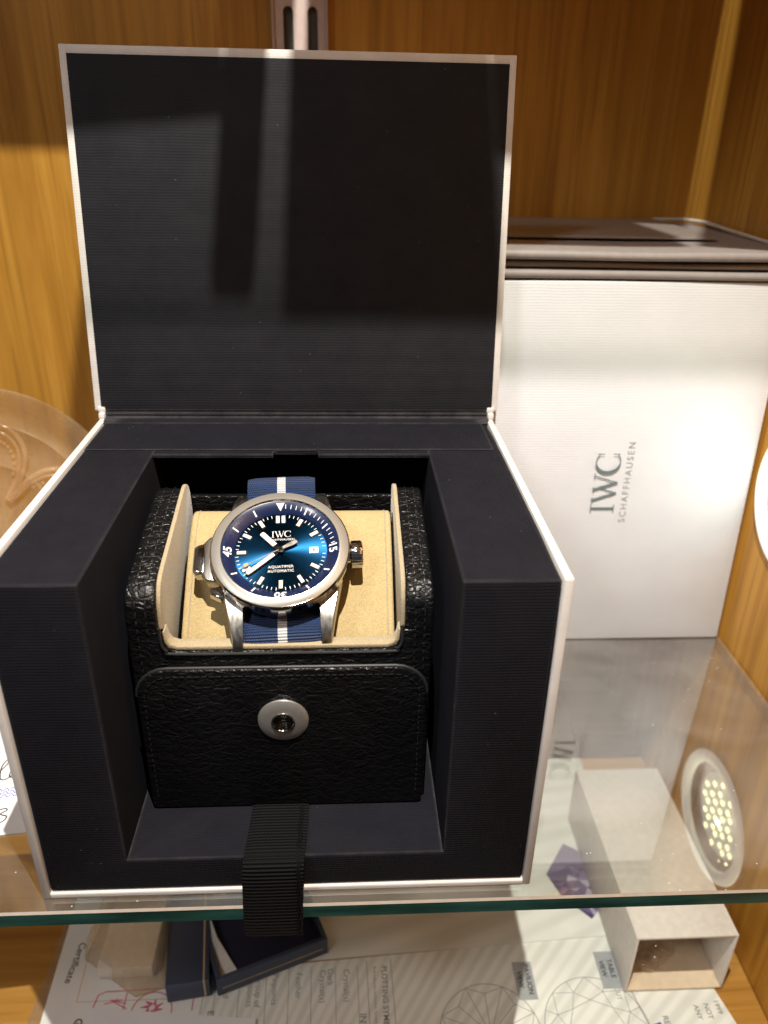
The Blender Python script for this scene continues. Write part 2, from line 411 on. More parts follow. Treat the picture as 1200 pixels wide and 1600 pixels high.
def strip(bm, path, w, thick=0.0, xc=0, wf=None):
    """band following a (y,z) path, width along x, with UVs in metres (u across, v along)"""
    uv = bm.loops.layers.uv.verify(); pts = [Vector(p) for p in path]; L = [0]
    for a, c in zip(pts, pts[1:]): L.append(L[-1] + (c - a).length)
    rows = []; nx = 10
    for i, p in enumerate(pts):
        d = (pts[min(i + 1, len(pts) - 1)] - pts[max(i - 1, 0)]).normalized(); nrm = Vector((-d.y, d.x))
        ww, cx = (wf(i / (len(pts) - 1)) if wf else (w, xc))
        top = []; bot = []
        for k in range(nx + 1):
            u = k / nx - .5; dr = (abs(u) * 2) ** 6 * thick * .45
            q = p + nrm * (thick / 2 - dr); q2 = p - nrm * (thick / 2 - dr)
            top.append((bm.verts.new((cx + u * ww, q.x, q.y)), u * ww)); bot.append((bm.verts.new((cx + u * ww, q2.x, q2.y)), u * ww))
        rows.append(top + bot[::-1])
    for i in range(len(rows) - 1):
        A, C = rows[i], rows[i + 1]; n = len(A)
        for k in range(n):
            k2 = (k + 1) % n
            f = bm.faces.new((A[k][0], A[k2][0], C[k2][0], C[k][0]))
            for lp, (u, v) in zip(f.loops, ((A[k][1], L[i]), (A[k2][1], L[i]), (C[k2][1], L[i + 1]), (C[k][1], L[i + 1]))): lp[uv].uv = (u * S, v * S)
    for row, v in ((rows[0], L[0]), (rows[-1], L[-1])):
        f = bm.faces.new([q[0] for q in row])
        for lp, q in zip(f.loops, row): lp[uv].uv = (q[1] * S, v * S)
    return bm
def text_bm(s, size, extrude=.04, align='CENTER', spacing=1.0, bold=0.0):
    c = bpy.data.curves.new('t', 'FONT'); c.body = s; c.size = size; c.align_x = align; c.align_y = 'CENTER'; c.space_character = spacing
    c.extrude = extrude; c.offset = bold; c.resolution_u = 4
    o = bpy.data.objects.new('t', c); COL.objects.link(o)
    bpy.context.view_layer.update()
    me = bpy.data.meshes.new_from_object(o.evaluated_get(bpy.context.evaluated_depsgraph_get()))
    b = bmesh.new(); b.from_mesh(me); bpy.data.meshes.remove(me); bpy.data.objects.remove(o); bpy.data.curves.remove(c)
    return b
def text(bm, s, size, mat, **kw):
    b = text_bm(s, size, **kw); b.transform(mat); join(bm, b); return bm
def ribbon(bm, pts, w, mat=None, h=.03, closed=False):
    """flat inked line in the xy plane"""
    b = bmesh.new(); pts = [Vector((p[0], p[1])) for p in pts]; N = len(pts); ws = w if isinstance(w, (list, tuple)) else [w] * N; L = []
    for i, p in enumerate(pts):
        a = pts[i - 1] if (i > 0 or closed) else p; c = pts[(i + 1) % N] if (i < N - 1 or closed) else p
        d = c - a; d = d.normalized() if d.length > 0 else Vector((1, 0)); n = Vector((-d.y, d.x)) * ws[i] / 2
        L.append((b.verts.new((*(p + n), h)), b.verts.new((*(p - n), h))))
    for i in range(N if closed else N - 1):
        A, C = L[i], L[(i + 1) % N]; b.faces.new((A[0], A[1], C[1], C[0]))
    if mat is not None: b.transform(mat)
    join(bm, b); return bm
def serif_logo(bm, mat):
    """I W C drawn as thick and thin strokes, cap height 1, about 2.55 wide, centred"""
    def st(pts, w, z): ribbon(bm, [(p[0] - 1.28, p[1] - .5) for p in pts], w, mat, z)
    z = .02
    def q(pts, w):
        nonlocal z; z += .004; st(pts, w, z)
    q([(.2, 0), (.2, 1)], .12)
    for y in (.02, .98): q([(.02, y), (.38, y)], .04)
    q([(.56, 1), (.90, 0)], .115); q([(.90, 0), (1.14, .8)], .05); q([(1.04, 1), (1.36, 0)], .115); q([(1.36, 0), (1.66, 1)], .05)
    for x0, x1 in ((.44, .72), (.92, 1.18), (1.54, 1.78)): q([(x0, .98), (x1, .98)], .04)
    A = [R(a) for a in range(42, 321, 9)]
    q([(2.27 + .46 * math.cos(a), .5 + .5 * math.sin(a)) for a in A], [.04 + .10 * max(0, -math.cos(a)) for a in A])
    q([(2.60, .97), (2.60, .68)], .04); q([(2.60, .32), (2.60, .06)], .04)
    return bm
T = Matrix.Translation
def Rz(a): return Matrix.Rotation(R(a), 4, 'Z')
def Rx(a): return Matrix.Rotation(R(a), 4, 'X')
def Ry(a): return Matrix.Rotation(R(a), 4, 'Y')

# ================================================================== SETTING
ZF = -138.0; XW = 305.7; YB = 287.0
b = B(); box(b, -420, XW - .5, -60, YB - .5, ZF - 15, ZF); struct(obj('floor', b, M['oak_floor']))
b = B(); box(b, -420, XW + 40, YB, YB + 15, ZF - 15, 620); struct(obj('wall_back', b, M['oak_back']))
# right wall with a round hole for the lamp
LY, LZ, LR = 113.9, 95.0, 35.0
b = B()
def hole_wall(x):
    outer = [b.verts.new((x, y, z)) for y, z in ((-300, ZF - 15), (YB - .5, ZF - 15), (YB - .5, 620), (-300, 620))]
    inner = [b.verts.new((x, LY + LR * math.cos(2 * math.pi * k / 64), LZ + LR * math.sin(2 * math.pi * k / 64))) for k in range(64)]
    es = [b.edges.new((outer[i], outer[(i + 1) % 4])) for i in range(4)] + [b.edges.new((inner[i], inner[(i + 1) % 64])) for i in range(64)]
    bmesh.ops.triangle_fill(b, use_beauty=True, edges=es)
    return outer, inner
o1, i1 = hole_wall(XW); o2, i2 = hole_wall(XW + 18)
for A, C in ((o1, o2), (i1, i2)):
    for k in range(len(A)): b.faces.new((A[k], A[(k + 1) % len(A)], C[(k + 1) % len(A)], C[k]))
struct(obj('wall_right', b, M['oak_back']))
# glass shelf
gs = thing('glass_shelf', 'clear glass shelf with dark green front edge carrying the watch box', 'shelf', (100, 140, -6.8))
b = B(); box(b, -400, XW - 1, -4.4, YB - 2, -6.8, 0); obj('shelf_plate', b, M['shelf'], gs)
b = B()
prism(b, [(-5.2, -6.2), (-5.2, -.6), (-4.45, 0.0), (-4.45, -6.8)], -400, XW - 1, 'x')
obj('polished_edge', b, M['shelf_edge'], gs)
b = B()
prism(b, [(-5.25, -.62), (-4.55, -.06), (-4.5, .03), (-5.3, -.6)], -400, XW - 1, 'x')
obj('edge_bevel', b, M['shelf_arris'], gs)

# slotted upright with the bracket arm of the shelf above the frame
up = thing('shelf_upright', 'pale metal slotted shelf upright fixed to the wood behind the open lid', 'upright', (83, 286, 120))
b = B()
def slotted(b, x0, x1, z0, z1, y0, y1, cols, sw, sh, pitch):
    xs = [x0]
    for c in cols: xs += [c - sw / 2, c + sw / 2]
    xs.append(x1)
    zs = [z0]; z = z0 + 12
    while z + sh < z1: zs += [z, z + sh]; z += pitch
    zs.append(z1)
    V = {}
    def v(i, k, y):
        if (i, k, y) not in V: V[i, k, y] = b.verts.new((xs[i], y, zs[k]))
        return V[i, k, y]
    solid = lambda i, k: not (i % 2 == 1 and k % 2 == 1) and 0 <= i < len(xs) - 1 and 0 <= k < len(zs) - 1
    for i in range(len(xs) - 1):
        for k in range(len(zs) - 1):
            if not solid(i, k): continue
            b.faces.new((v(i, k, y0), v(i + 1, k, y0), v(i + 1, k + 1, y0), v(i, k + 1, y0)))
            for (di, dk, p, q) in ((-1, 0, (i, k), (i, k + 1)), (1, 0, (i + 1, k), (i + 1, k + 1)), (0, -1, (i, k), (i + 1, k)), (0, 1, (i, k + 1), (i + 1, k + 1))):
                if not solid(i + di, k + dk): b.faces.new((v(*p, y0), v(*q, y0), v(*q, y1), v(*p, y1)))
slotted(b, 69.6, 96.6, 101, 560, 283.6, 286.9, (77.2, 89.7), 5.2, 24, 31.8)
# round off the slot ends with little corner fillets
obj('slotted_channel', b, M['metal_strip'], up)
b = B()
for z in [113 + 31.8 * k for k in range(14)]:
    for c in (77.2, 89.7):
        for sx_ in (-1, 1):
            for e, sg in ((z, 1), (z + 24, -1)):
                x = c + sx_ * 2.6
                prism(b, [(x, e)] + [(c + sx_ * 2.6 * math.cos(a), e + sg * (2.6 - 2.6 * math.sin(a))) for a in [R(q) for q in (0, 22, 45, 68, 90)]], 283.65, 284.6, 'y')
obj('slot_end', b, M['metal_strip'], up, label='rounded ends of the slots in the pale metal upright')
b = B()
for x in (69.0, 96.7): box(b, x, x + .7, 281.8, 286.9, 117, 560)
obj('channel_flange', b, M['metal_strip'], up)
b = B(); box(b, 73, 94, 286.5, 286.95, 117, 560); obj('slot_backing', b, M['dark_plain'], up)
b = B(); prism(b, [(283, 449), (283, 415), (200, 424), (24, 435.5), (10, 437.5), (3, 441), (1, 445), (2, 449)], 82.2, 90.6, 'x', 1.5); obj('bracket_arm', b, M['metal_strip'], up)

sh2 = thing('upper_glass_shelf', 'clear glass shelf above the frame on a metal bracket', 'shelf', (100, 140, 449.2))
b = B(); box(b, -400, XW - 1, -4.4, YB - 2, 449.2, 456); obj('shelf_plate', b, M['shelf'], sh2)
b = B(); box(b, -400, XW - 1, -5.2, -4.42, 449.3, 455.9); obj('polished_edge', b, M['edge_clear'], sh2)
b = B(); box(b, 97.5, 140, -8, 150, 456.1, 461, 1); tag(obj('shade_pad', b, M['dark_plain']), 'unseen dark flat pad added to shade the lid, at the front of the upper shelf, right of the bracket', 'pad')  # pads added out of view, laid out to cast the lid and wall shadows
b = B(); box(b, 140.5, 184, 14, 150, 456.1, 461, 1); tag(obj('shade_pad', b, M['dark_plain']), 'unseen dark flat pad added for its shadow, set back on the upper shelf, second from the bracket', 'pad')
b = B(); box(b, -108, 0, -30, 110, 461.2, 465, 1, 2, T((207, 71, 0)) @ Rz(-24.4)); tag(obj('shade_pad', b, M['dark_plain']), 'unseen dark flat pad added for its shadow, turned askew on top of two other pads, upper shelf', 'pad')
b = B(); box(b, 0, 80, -50, 110, 456.1, 460, 1, 2, T((207, 60.6, 0)) @ Rz(-24.4)); tag(obj('shade_pad', b, M['dark_plain']), 'unseen dark flat pad added for its shadow, turned askew near the right wall, upper shelf', 'pad')
b = B(); box(b, 44.5, 84, 17.5, 200, 456.1, 461, 1, 2, T((64, 17, 0)) @ Rz(4.5) @ T((-64, -17, 0))); tag(obj('shade_pad', b, M['dark_plain']), 'unseen narrow dark flat pad added to shade the lid, above the bracket arm, upper shelf', 'pad')
b = B(); box(b, -60, 94, 78, 150, 461.2, 466, 1); tag(obj('shade_pad', b, M['dark_plain']), 'unseen wide dark flat pad added to shade the wall, lying across the narrow one at the left of the upper shelf', 'pad')

# ================================================================== WATCH BOX
H, D = 127.0, 136.5
wb = thing('watch_box', 'open white presentation box lined in black with lid raised, on the glass shelf', 'box', (85, 68, .1))
b = B()
box(b, 0, 2.9, 0, D, .1, H, .7); box(b, 167.1, 170, 0, D, .1, H, .7)
box(b, 2.7, 167.3, .05, D - .1, .12, 2.6, .5); box(b, 2.7, 167.3, D - 2.6, D, .2, H - .1, .5)
obj('outer_case', b, M['white_linen'], wb, smooth=True)
# black insert with the U-shaped opening
x0, x1, a0, a1, yb_, zt, zf = 3.2, 166.8, 30.5, 138.0, 97.0, 126.0, 17.0
b = bmesh.new()
def vv(*c): return b.verts.new(c)
fr = {}
F0, Bk = .9, 133.6
P = {}
def p(x, y, z):
    if (x, y, z) not in P: P[x, y, z] = vv(x, y, z)
    return P[x, y, z]
n0, n1, ny, yw = 77.0, 94.5, 100.4, 126.0
b.faces.new([p(x0, F0, 3), p(x1, F0, 3), p(x1, F0, zt), p(a1, F0, zt), p(a1, F0, zf), p(a0, F0, zf), p(a0, F0, zt), p(x0, F0, zt)])
b.faces.new([p(x0, F0, zt), p(a0, F0, zt), p(a0, yw, zt), p(a1, yw, zt), p(a1, F0, zt), p(x1, F0, zt), p(x1, Bk, zt), p(x0, Bk, zt)])
ring = [(a0, F0), (a0, yw), (a1, yw), (a1, F0)]
for (xa, ya), (xb, yb2) in zip(ring, ring[1:]): b.faces.new([p(xa, ya, zf), p(xa, ya, zt), p(xb, yb2, zt), p(xb, yb2, zf)])
b.faces.new([p(x, y, zf) for x, y in ring])
b.faces.new([p(x0, F0, 3), p(x0, F0, zt), p(x0, Bk, zt), p(x0, Bk, 3)]); b.faces.new([p(x1, F0, 3), p(x1, F0, zt), p(x1, Bk, zt), p(x1, Bk, 3)])
b.faces.new([p(x0, Bk, 3), p(x0, Bk, zt), p(x1, Bk, zt), p(x1, Bk, 3)]); b.faces.new([p(x0, F0, 3), p(x1, F0, 3), p(x1, Bk, 3), p(x0, Bk, 3)])
bmesh.ops.recalc_face_normals(b, faces=b.faces)
be = [e for e in b.edges if len(e.link_faces) == 2 and e.is_convex and e.calc_face_angle(0) > .5]
bmesh.ops.bevel(b, geom=be, offset=.8, segments=3, affect='EDGES', profile=.5)
obj('lining', b, M['black_cloth_fine'], wb, smooth=True)
b = B(); prism(b, [(a0 - .4, yb_), (n0, yb_), (n0, ny), (n1, ny), (n1, yb_), (a1 + .4, yb_), (a1 + .4, yw + .3), (a0 - .4, yw + .3)], 124.4, 126.03, 'z', .25, 2); obj('top_flap', b, M['black_cloth_fine'], wb)
# separate strip of lining paper behind the opening, running up into the lid
b = B(); box(b, 3.4, 164.5, 101.0, 133.4, 126.05, 126.45, .15, 1); obj('hinge_strip', b, M['black_cloth_fine'], wb)
b = B(); box(b, 77.6, 93.9, 99.5, 100.8, 124.6, 127.0, .25, 1); obj('finger_notch', b, M['black_cloth_fine'], wb)
# lid, leaning back
tilt = 8.615; LM = T((0, D, H)) @ Rx(-tilt)     # local: x, y = thickness backwards, z up the lid
L, x00, x11 = 141.8, -1.8, 172.2
b = B()
lidc = bmesh.new()
box(lidc, x00, x11, 0.2, 3.4, 3.9, L, .5, 2, LM)
# turned-over white border on the inside face, raised a little
for q in ((x00 + .1, x00 + 2.9, -.25, .4, 3.4, L - .1), (x11 - 2.9, x11 - .1, -.25, .4, 3.4, L - .1), (x00 + 2.85, x11 - 2.85, -.24, .4, L - 3.3, L - .12)): box(lidc, *q, .18, 2, LM)
lid = obj('lid', lidc, M['white_linen'], wb, smooth=True)
b = B(); box(b, x00 + 2.75, x11 - 2.75, -.55, .3, 3.9, L - 3.15, .25, 2, LM); obj('lid_lining', b, M['black_cloth'], lid, smooth=True)
# fabric gutter between lid and case
b = B()
path = [(130.5, 126.5), (133.2, 127.1), (134.6, 127.5), (135.6, 127.0), (136.6, 127.7), (136.4, 128.9), (136.9, 129.5), (136.6, 130.6), (137.2, 131.4), (138.0, 131.6)]
path = smoothpoly(path, 4)
strip(b, [tuple(q) for q in path], 165.5, .35, 85.2); obj('hinge_cloth', b, M['black_cloth_fine'], wb, smooth=True)
b = B(); box(b, -.3, 170.3, 138.4, 139.3, 108, 131, .3); obj('spine', b, M['white_linen'], wb)
for xx in (-.2, 167.6):
    b = B(); pth = [(xx, 135, 127.2), (xx, 137, 128.6), (xx, 137.6, 131)]
    box(b, xx, xx + 2.8, 134.6, 137.5, 126.2, 129.6, .8); box(b, xx - .4, xx + 3, 136.3, 138.6, 129.2, 132.0, .7)
    obj('hinge_fold', b, M['white_linen'], wb, smooth=True)
# ribbon for pulling the pouch out
b = B()
path = smoothpoly([(60, 17.45), (32, 17.5), (18, 17.8), (7, 18.6), (1.5, 19.1), (-2.4, 17.6), (-4.6, 13.0), (-6.0, 6.0), (-6.9, -1), (-7.7, -6), (-8.2, -10.8)], 7)
strip(b, [tuple(q) for q in path], 21, .75, 0, wf=lambda t: (20.6 - 1.2 * max(0, t - .6), 80.0 + 1.0 * math.cos(t * 3.0) + 1.3 * max(0, t - .55)))
rb = obj('pull_ribbon', b, M['ribbon'], wb, smooth=True)
b = B()
for q in range(2):
    pts = [Vector((89.0 - q * .9 + .25 * math.sin(i * .9), pp.x - .55 * (1 if pp.x < 1 else 0), pp.y + (.5 if pp.x > 1 else 0.1))) for i, pp in enumerate(path[12:])]
    tube(b, pts, .32, 6)
obj('ribbon_edge', b, M['ribbon'], rb)

# ================================================================== POUCH
po = thing('watch_pouch', 'black pebbled leather travel pouch lined in beige, open inside the watch box', 'pouch', (84, 60, 17.2))
prof = [(26.4, 17.3), (26.4, 96), (27.3, 101.5), (30, 105.4), (35, 107.8), (48, 110.6), (64, 113.8), (80, 116.8), (86, 116.6), (91, 113), (94, 106), (95.5, 96), (95.8, 17.3)]
profs = [(q.x, q.y) for q in smoothpoly(prof[1:-1], 5)]
full = [prof[0]] + profs + [prof[-1]]
for (xa, xb) in ((33.4, 43.6), (124.4, 134.0)):
    b = B(); prism(b, full, xa, xb, 'x', 1.3, 3)
    side = obj('side_wall', b, M['leather'], po, smooth=True)
    # two rows of stitches over the padded edge
    b = B(); L_ = [0]
    P3 = [Vector((0, *q)) for q in full[1:-1]]
    dens = []
    for a, c in zip(P3, P3[1:]):
        n = max(1, int((c - a).length / .35))
        for k in range(n): dens.append(a.lerp(c, k / n))
    down = [Vector((0, 26.4, 96 - k * .35)) for k in range(60)][::-1]
    dens = down + dens
    for off in (.36, .68):
        xs_ = xa + (xb - xa) * off
        k = 0
        while k + 7 < len(dens):
            seg_ = dens[k:k + 7]
            pts = []
            for j, q in enumerate(seg_):
                t_ = j / (len(seg_) - 1); d = (seg_[-1] - seg_[0]).normalized(); n = Vector((0, -d.z, d.y))
                if n.z < 0 and abs(d.z) < .95: n = -n
                if abs(d.z) >= .95: n = Vector((0, -1, 0)) if q.y < 60 else Vector((0, 1, 0))
                pts.append(q + n * (.28 * math.sin(math.pi * t_) - .02) + Vector((xs_ + .12 * (t_ - .5), 0, 0)))
            tube(b, pts, .2, 5); k += 9
    obj('stitching', b, M['thread'], side)
# front wall between the side walls, with softly curved corners
b = B()
fw = [(40, 17.3), (128, 17.3), (128, 92), (122.9, 92), (122.6, 88), (121.4, 85.4), (119, 84.3), (49, 84.3), (46.6, 85.4), (45.4, 88), (45.1, 92), (40, 92)]
prism(b, fw, 26.1, 30.6, 'y', .5, 2); obj('front_wall', b, M['leather'], po, smooth=True)
b = B(); prism(b, [(44, 17.3), (124, 17.3), (124, 110), (44, 110)], 93, 95.6, 'y', .5, 2); obj('back_wall', b, M['leather'], po)
# beige lining
inn = [(28.6, 60), (28.6, 97), (29.4, 102), (32, 106.2), (36.5, 108.8), (50, 111.8), (66, 115.2), (80, 118.2), (85.5, 118.4), (89, 116), (91, 110), (92, 98), (92.5, 60)]
inn_s = [inn[0]] + [(q.x, q.y) for q in smoothpoly(inn[1:-1], 5)] + [inn[-1]]
for xa, xb in ((43.4, 45.0), (123.0, 124.6)):
    b = B(); prism(b, inn_s, xa, xb, 'x', .5, 2); obj('side_lining', b, M['suede_lining'], po, smooth=True)
b = B()
lip = [(44.4, 92), (44.8, 88), (46.2, 85.6), (49, 84.5), (119, 84.5), (121.8, 85.6), (123.3, 88), (123.6, 92), (122.4, 92), (121.9, 89), (120.8, 87.0), (118.6, 86.1), (49.4, 86.1), (47.2, 87.0), (46.1, 89), (45.6, 92)]
prism(b, lip, 26.7, 31.4, 'y', .4, 2); obj('front_lining', b, M['suede_lining'], po, smooth=True)
b = B(); box(b, 44, 124, 30.6, 93, 58, 59); obj('lining_base', b, M['suede_lining'], po)
b = B(); tube(b, [(p_[0], 25.9, p_[1]) for p_ in [(q.x, q.y) for q in smoothpoly([(44.2, 94), (44.3, 88), (45.8, 85.0), (49, 83.7), (84, 83.6), (119, 83.7), (122.2, 85.0), (123.7, 88), (123.8, 94)], 5)]], .55, 8); obj('piping', b, M['leather_edge'], po, smooth=True)
# flap folded down over the front
def rr(x0, x1, z0, z1, r, rb=2):
    out = []
    for cx, cz, a, q in ((x0 + r, z1 - r, 180, r), (x1 - r, z1 - r, 90, r), (x1 - rb, z0 + rb, 0, rb), (x0 + rb, z0 + rb, -90, rb)):
        for k in range(7): an = R(a - 15 * k); out.append((cx + q * math.cos(an), cz + q * math.sin(an)))
    return out
b = B(); fp = rr(34.8, 132.4, 17.5, 79.3, 11)
prism(b, fp, 22.9, 25.6, 'y', .9, 3); flap = obj('flap', b, M['leather'], po, smooth=True)
b = B(); tube(b, [(x, 23.9, z) for x, z in fp[:14]], .65, 8); obj('edge_paint', b, M['leather_edge'], flap, smooth=True)
b = B()
def stitch_line(b, pts, y, r=.18, on=2.0, gap=.6):
    acc = []; 
    for a, c in zip(pts, pts[1:]):
        a = Vector(a); c = Vector(c); n = max(1, int((c - a).length / .2))
        for k in range(n): acc.append(a.lerp(c, k / n))
    k = 0; st = int(on / .2); g = int(gap / .2)
    while k + st < len(acc):
        seg_ = acc[k:k + st:2]
        tube(b, [(q.x, y - .22 * math.sin(math.pi * j / (len(seg_) - 1)), q.y) for j, q in enumerate(seg_)], r, 5); k += st + g
sp = rr(37.2, 130.0, 19, 76.6, 9)
stitch_line(b, sp[:14] + [(130.0, 22)], 22.95); stitch_line(b, [sp[0], (37.2, 22)], 22.95)
obj('stitching', b, M['thread'], flap)
SM = T((83.3, 22.9, 57.7)) @ Rx(90)
b = B(); lathe(b, [(3.6, -.3), (3.6, .9), (4.0, 1.5), (5.5, 1.35), (7.6, .95), (8.6, .45), (8.8, .0), (8.7, -.4)], 64, SM); sn = obj('snap_button', b, M['snap_steel'], flap, smooth=True)
b = B(); lathe(b, [(3.6, 1.3), (3.45, -.2), (2.6, -.5), (2.2, -.1), (1.9, -.6), (0, -.7)], 48, SM); obj('snap_socket', b, M['steel'], sn, smooth=True)
b = B(); tube(b, [Vector((83.3, 22.9 - 1.5, 57.7)) + Vector((3.75 * math.cos(a), 0, 3.75 * math.sin(a))) for a in [2 * math.pi * k / 40 for k in range(40)]], .38, 8, closed=True); obj('snap_rim', b, M['steel'], sn, smooth=True)

# ================================================================== CUSHION
cu = thing('watch_cushion', 'beige suede cushion inside the black pouch, holding the wristwatch', 'cushion', (85, 60, 59.2))
cp = [(36, 59.2), (34.4, 70), (35.3, 76.5), (38.5, 81.5), (47, 89.3), (56, 97.0), (65, 103.6), (72, 108.0), (77, 109.8), (81.5, 109), (84, 105.5), (85.5, 98), (86, 59.2)]
cps = [cp[0]] + [(q.x, q.y) for q in smoothpoly(cp[1:-1], 5)] + [cp[-1]]
b = B(); prism(b, cps, 47.9, 122.0, 'x', 1.1, 3); body = obj('cushion_body', b, M['suede'], cu, smooth=True)
for xs_ in (50.2, 119.7):
    b = B(); tube(b, [(xs_, y, z) for y, z in cps[6:-5]], .28, 6); obj('seam', b, M['suede_lining'], body, smooth=True)

# ================================================================== WATCH
th = R(27.43)
WMx = T(Vector((82.5, 49.0, 111.4)) * S) @ Matrix.Rotation(th, 4, 'X') @ Matrix.Rotation(R(2.6), 4, 'Z')
wa = thing('wristwatch', 'steel diver wristwatch with sunray blue dial and blue striped strap, on beige cushion', 'wristwatch', None, mat=WMx)
def wo(name, bm, mat, parent=wa, **kw): return obj(name, bm, mat, parent, local=True, **kw)
b = B()
lathe(b, [(0, -14.2), (15.5, -14.2), (18.2, -13.2), (20.8, -11.6), (22.2, -9.8), (22.8, -8.0), (22.8, -5.4), (21.6, -5.0), (21.6, -4.6)], 128)
case = wo('case', b, M['steel'], smooth=True)
def lug(sx_, sy):
    b = bmesh.new()
    # cross sections (x_in, x_out, z_top, z_bot, y)
    secs = [(12.9, 21.0, -5.2, -12.0, 9), (12.9, 19.6, -5.3, -12.4, 15), (12.9, 18.4, -5.9, -12.8, 20.5), (12.9, 17.5, -7.4, -13.4, 25.0), (12.9, 16.9, -9.4, -14.0, 28.5), (13.0, 16.5, -11.3, -14.4, 31.0), (13.2, 16.2, -12.8, -14.5, 32.0)]
    rows = [[b.verts.new((sx_ * x, sy * y, z)) for x, z in ((xi, zt_), (xo - .5, zt_ - .1), (xo, zt_ - .9), (xo, zb), (xi, zb))] for xi, xo, zt_, zb, y in secs]
    for A, C in zip(rows, rows[1:]):
        for k in range(5): b.faces.new((A[k], A[(k + 1) % 5], C[(k + 1) % 5], C[k]))
    b.faces.new(rows[0]); b.faces.new(rows[-1][::-1])
    return b
for sx_ in (-1, 1):
    for sy in (-1, 1): wo('lug', lug(sx_, sy), M['steel_satin'], smooth=True)
# bezel with scalloped flank
def scal(u, r, z):
    a = (u * 12) % 1.0; d = abs(a - .5)
    return -(.75 if d < .17 else (.75 * max(0, 1 - (d - .17) / .05))) if (r > 23 and z < -1.6) else 0
b = B()
lathe(b, [(20.2, -1.0), (20.25, -.05), (20.35, .1), (23.5, -.35), (24.0, -.9), (24.15, -1.7), (24.1, -5.3), (23.6, -6.0), (22.4, -6.2), (20.5, -6.2)], 288, rfun=scal)
bez = wo('bezel', b, M['steel'], smooth=True)
b = B(); lathe(b, [(20.36, .14), (20.42, .19), (23.4, -.28), (23.5, -.38)], 192); wo('bezel_ring', b, M['steel_brush'], smooth=True)
b = B(); lathe(b, [(20.25, -.75), (19.9, -.85), (16.3, -2.75), (15.95, -3.3)], 160); br = wo('inner_bezel', b, M['ring_blue'], smooth=True)
sl = math.atan2(1.9, 3.6)
def on_ring(ang, r, lift=.06):   # frame on the sloping inner bezel; local y outwards
    a = R(90 - ang); z = -.85 - (19.9 - r) * 1.9 / 3.6
    return T((r * math.cos(a), r * math.sin(a), z + lift)) @ Rz(-ang) @ Matrix.Rotation(sl, 4, 'X')
b = B()
for mnt in range(60):
    if mnt in (0, 15, 30, 45): continue
    if mnt <= 15: l, w, rc = (2.5, .5, 18.0) if mnt % 5 == 0 else (1.55, .26, 18.3)
    elif mnt % 5 == 0: l, w, rc = 2.5, .55, 18.0
    else: continue
    ribbon(b, [(0, -l / 2), (0, l / 2)], w, on_ring(mnt * 6, rc), .02)
for s_, a_ in (('15', 90), ('30', 180), ('45', 270)): text(b, s_, 4.2, on_ring(a_, 18.0, .08), extrude=.03, bold=.09, spacing=1.0)
wo('bezel_marking', b, M['print_white'], br)
b = B(); mt = on_ring(0, 18.1, .1)
q = [b.verts.new(mt @ Vector(c)) for c in ((-1.55, 1.5, 0), (1.55, 1.5, 0), (0, -1.5, 0))]; b.faces.new(q); wo('triangle_marker', b, M['lume'], br)
# dial
b = B(); lathe(b, [(0, -3.2), (4, -3.2), (16.1, -3.2)], 160); dial = wo('dial', b, M['dial'], smooth=True)
ZD = -3.2
def pol(ang, r, z=ZD): a = R(90 - ang); return Vector((r * math.cos(a), r * math.sin(a), z))
def bar(b, ang, r0, r1, w, z0, z1, off=0, bev=.08):
    mt = T((0, 0, 0)) @ Rz(-ang); box(b, off - w / 2, off + w / 2, r0, r1, z0, z1, bev, 1, mt)
for h in range(12):
    if h == 3: continue
    offs = (-1.0, 1.0) if h == 0 else (0,)
    b = B()
    for o_ in offs: bar(b, h * 30, 11.6, 15.3, 1.75, ZD, ZD + .32, o_)
    mk = wo('hour_marker', b, M['steel'], dial)
    b = B()
    for o_ in offs: bar(b, h * 30, 11.95, 15.0, 1.2, ZD + .3, ZD + .4, o_, 0)
    wo('lume_plot', b, M['lume'], mk)
b = B()
for k in range(60):
    if k % 5: ribbon(b, [pol(k * 6, 14.5)[:2], pol(k * 6, 15.6)[:2]], .2, None, ZD + .03)
wo('minute_track', b, M['print_white'], dial)
b = B(); serif_logo(b, T((.05, 7.2, ZD + .03)) @ Matrix.Scale(2.55, 4)); text(b, 'SCHAFFHAUSEN', 1.22, T((0, 4.9, ZD + .06)), extrude=.01, spacing=1.12)
text(b, 'AQUATIMER', 1.45, T((0, -6.3, ZD + .06)), extrude=.01, spacing=1.1); text(b, 'AUTOMATIC', 1.45, T((0, -8.0, ZD + .06)), extrude=.01, spacing=1.1)
wo('dial_lettering', b, M['print_white'], dial)
b = B(); box(b, 9.9, 13.0, -1.25, 1.25, ZD, ZD + .06); dw = wo('date_window', b, M['date'], dial)
b = B(); text(b, '6', 2.4, T((11.5, 0, ZD + .1)), extrude=.02, bold=.04); wo('date_numeral', b, M['ink'], dw)
# hands
def hand(ang, L_, w0, w1, z, tip=.9):
    b = bmesh.new(); pl = [(-w0 / 2, 1.2), (-w1 / 2, 2.8), (-w1 / 2, L_ - tip * .35), (-w1 * .28, L_), (w1 * .28, L_), (w1 / 2, L_ - tip * .35), (w1 / 2, 2.8), (w0 / 2, 1.2)]
    prism(b, pl, z, z + .22, 'z', .05, 1); b.transform(Rz(-ang)); return b
def lume(ang, L_, w, z):
    b = bmesh.new(); pl = [(-w / 2, 2.9), (-w / 2, L_ - .6), (-w * .25, L_ - .25), (w * .25, L_ - .25), (w / 2, L_ - .6), (w / 2, 2.9)]
    prism(b, pl, z, z + .06, 'z'); b.transform(Rz(-ang)); return b
hh = wo('hour_hand', hand(-42, 10.2, 1.0, 2.1, -2.5), M['steel']); wo('lume_plot', lume(-42, 10.2, 1.75, -2.27), M['lume'], hh)
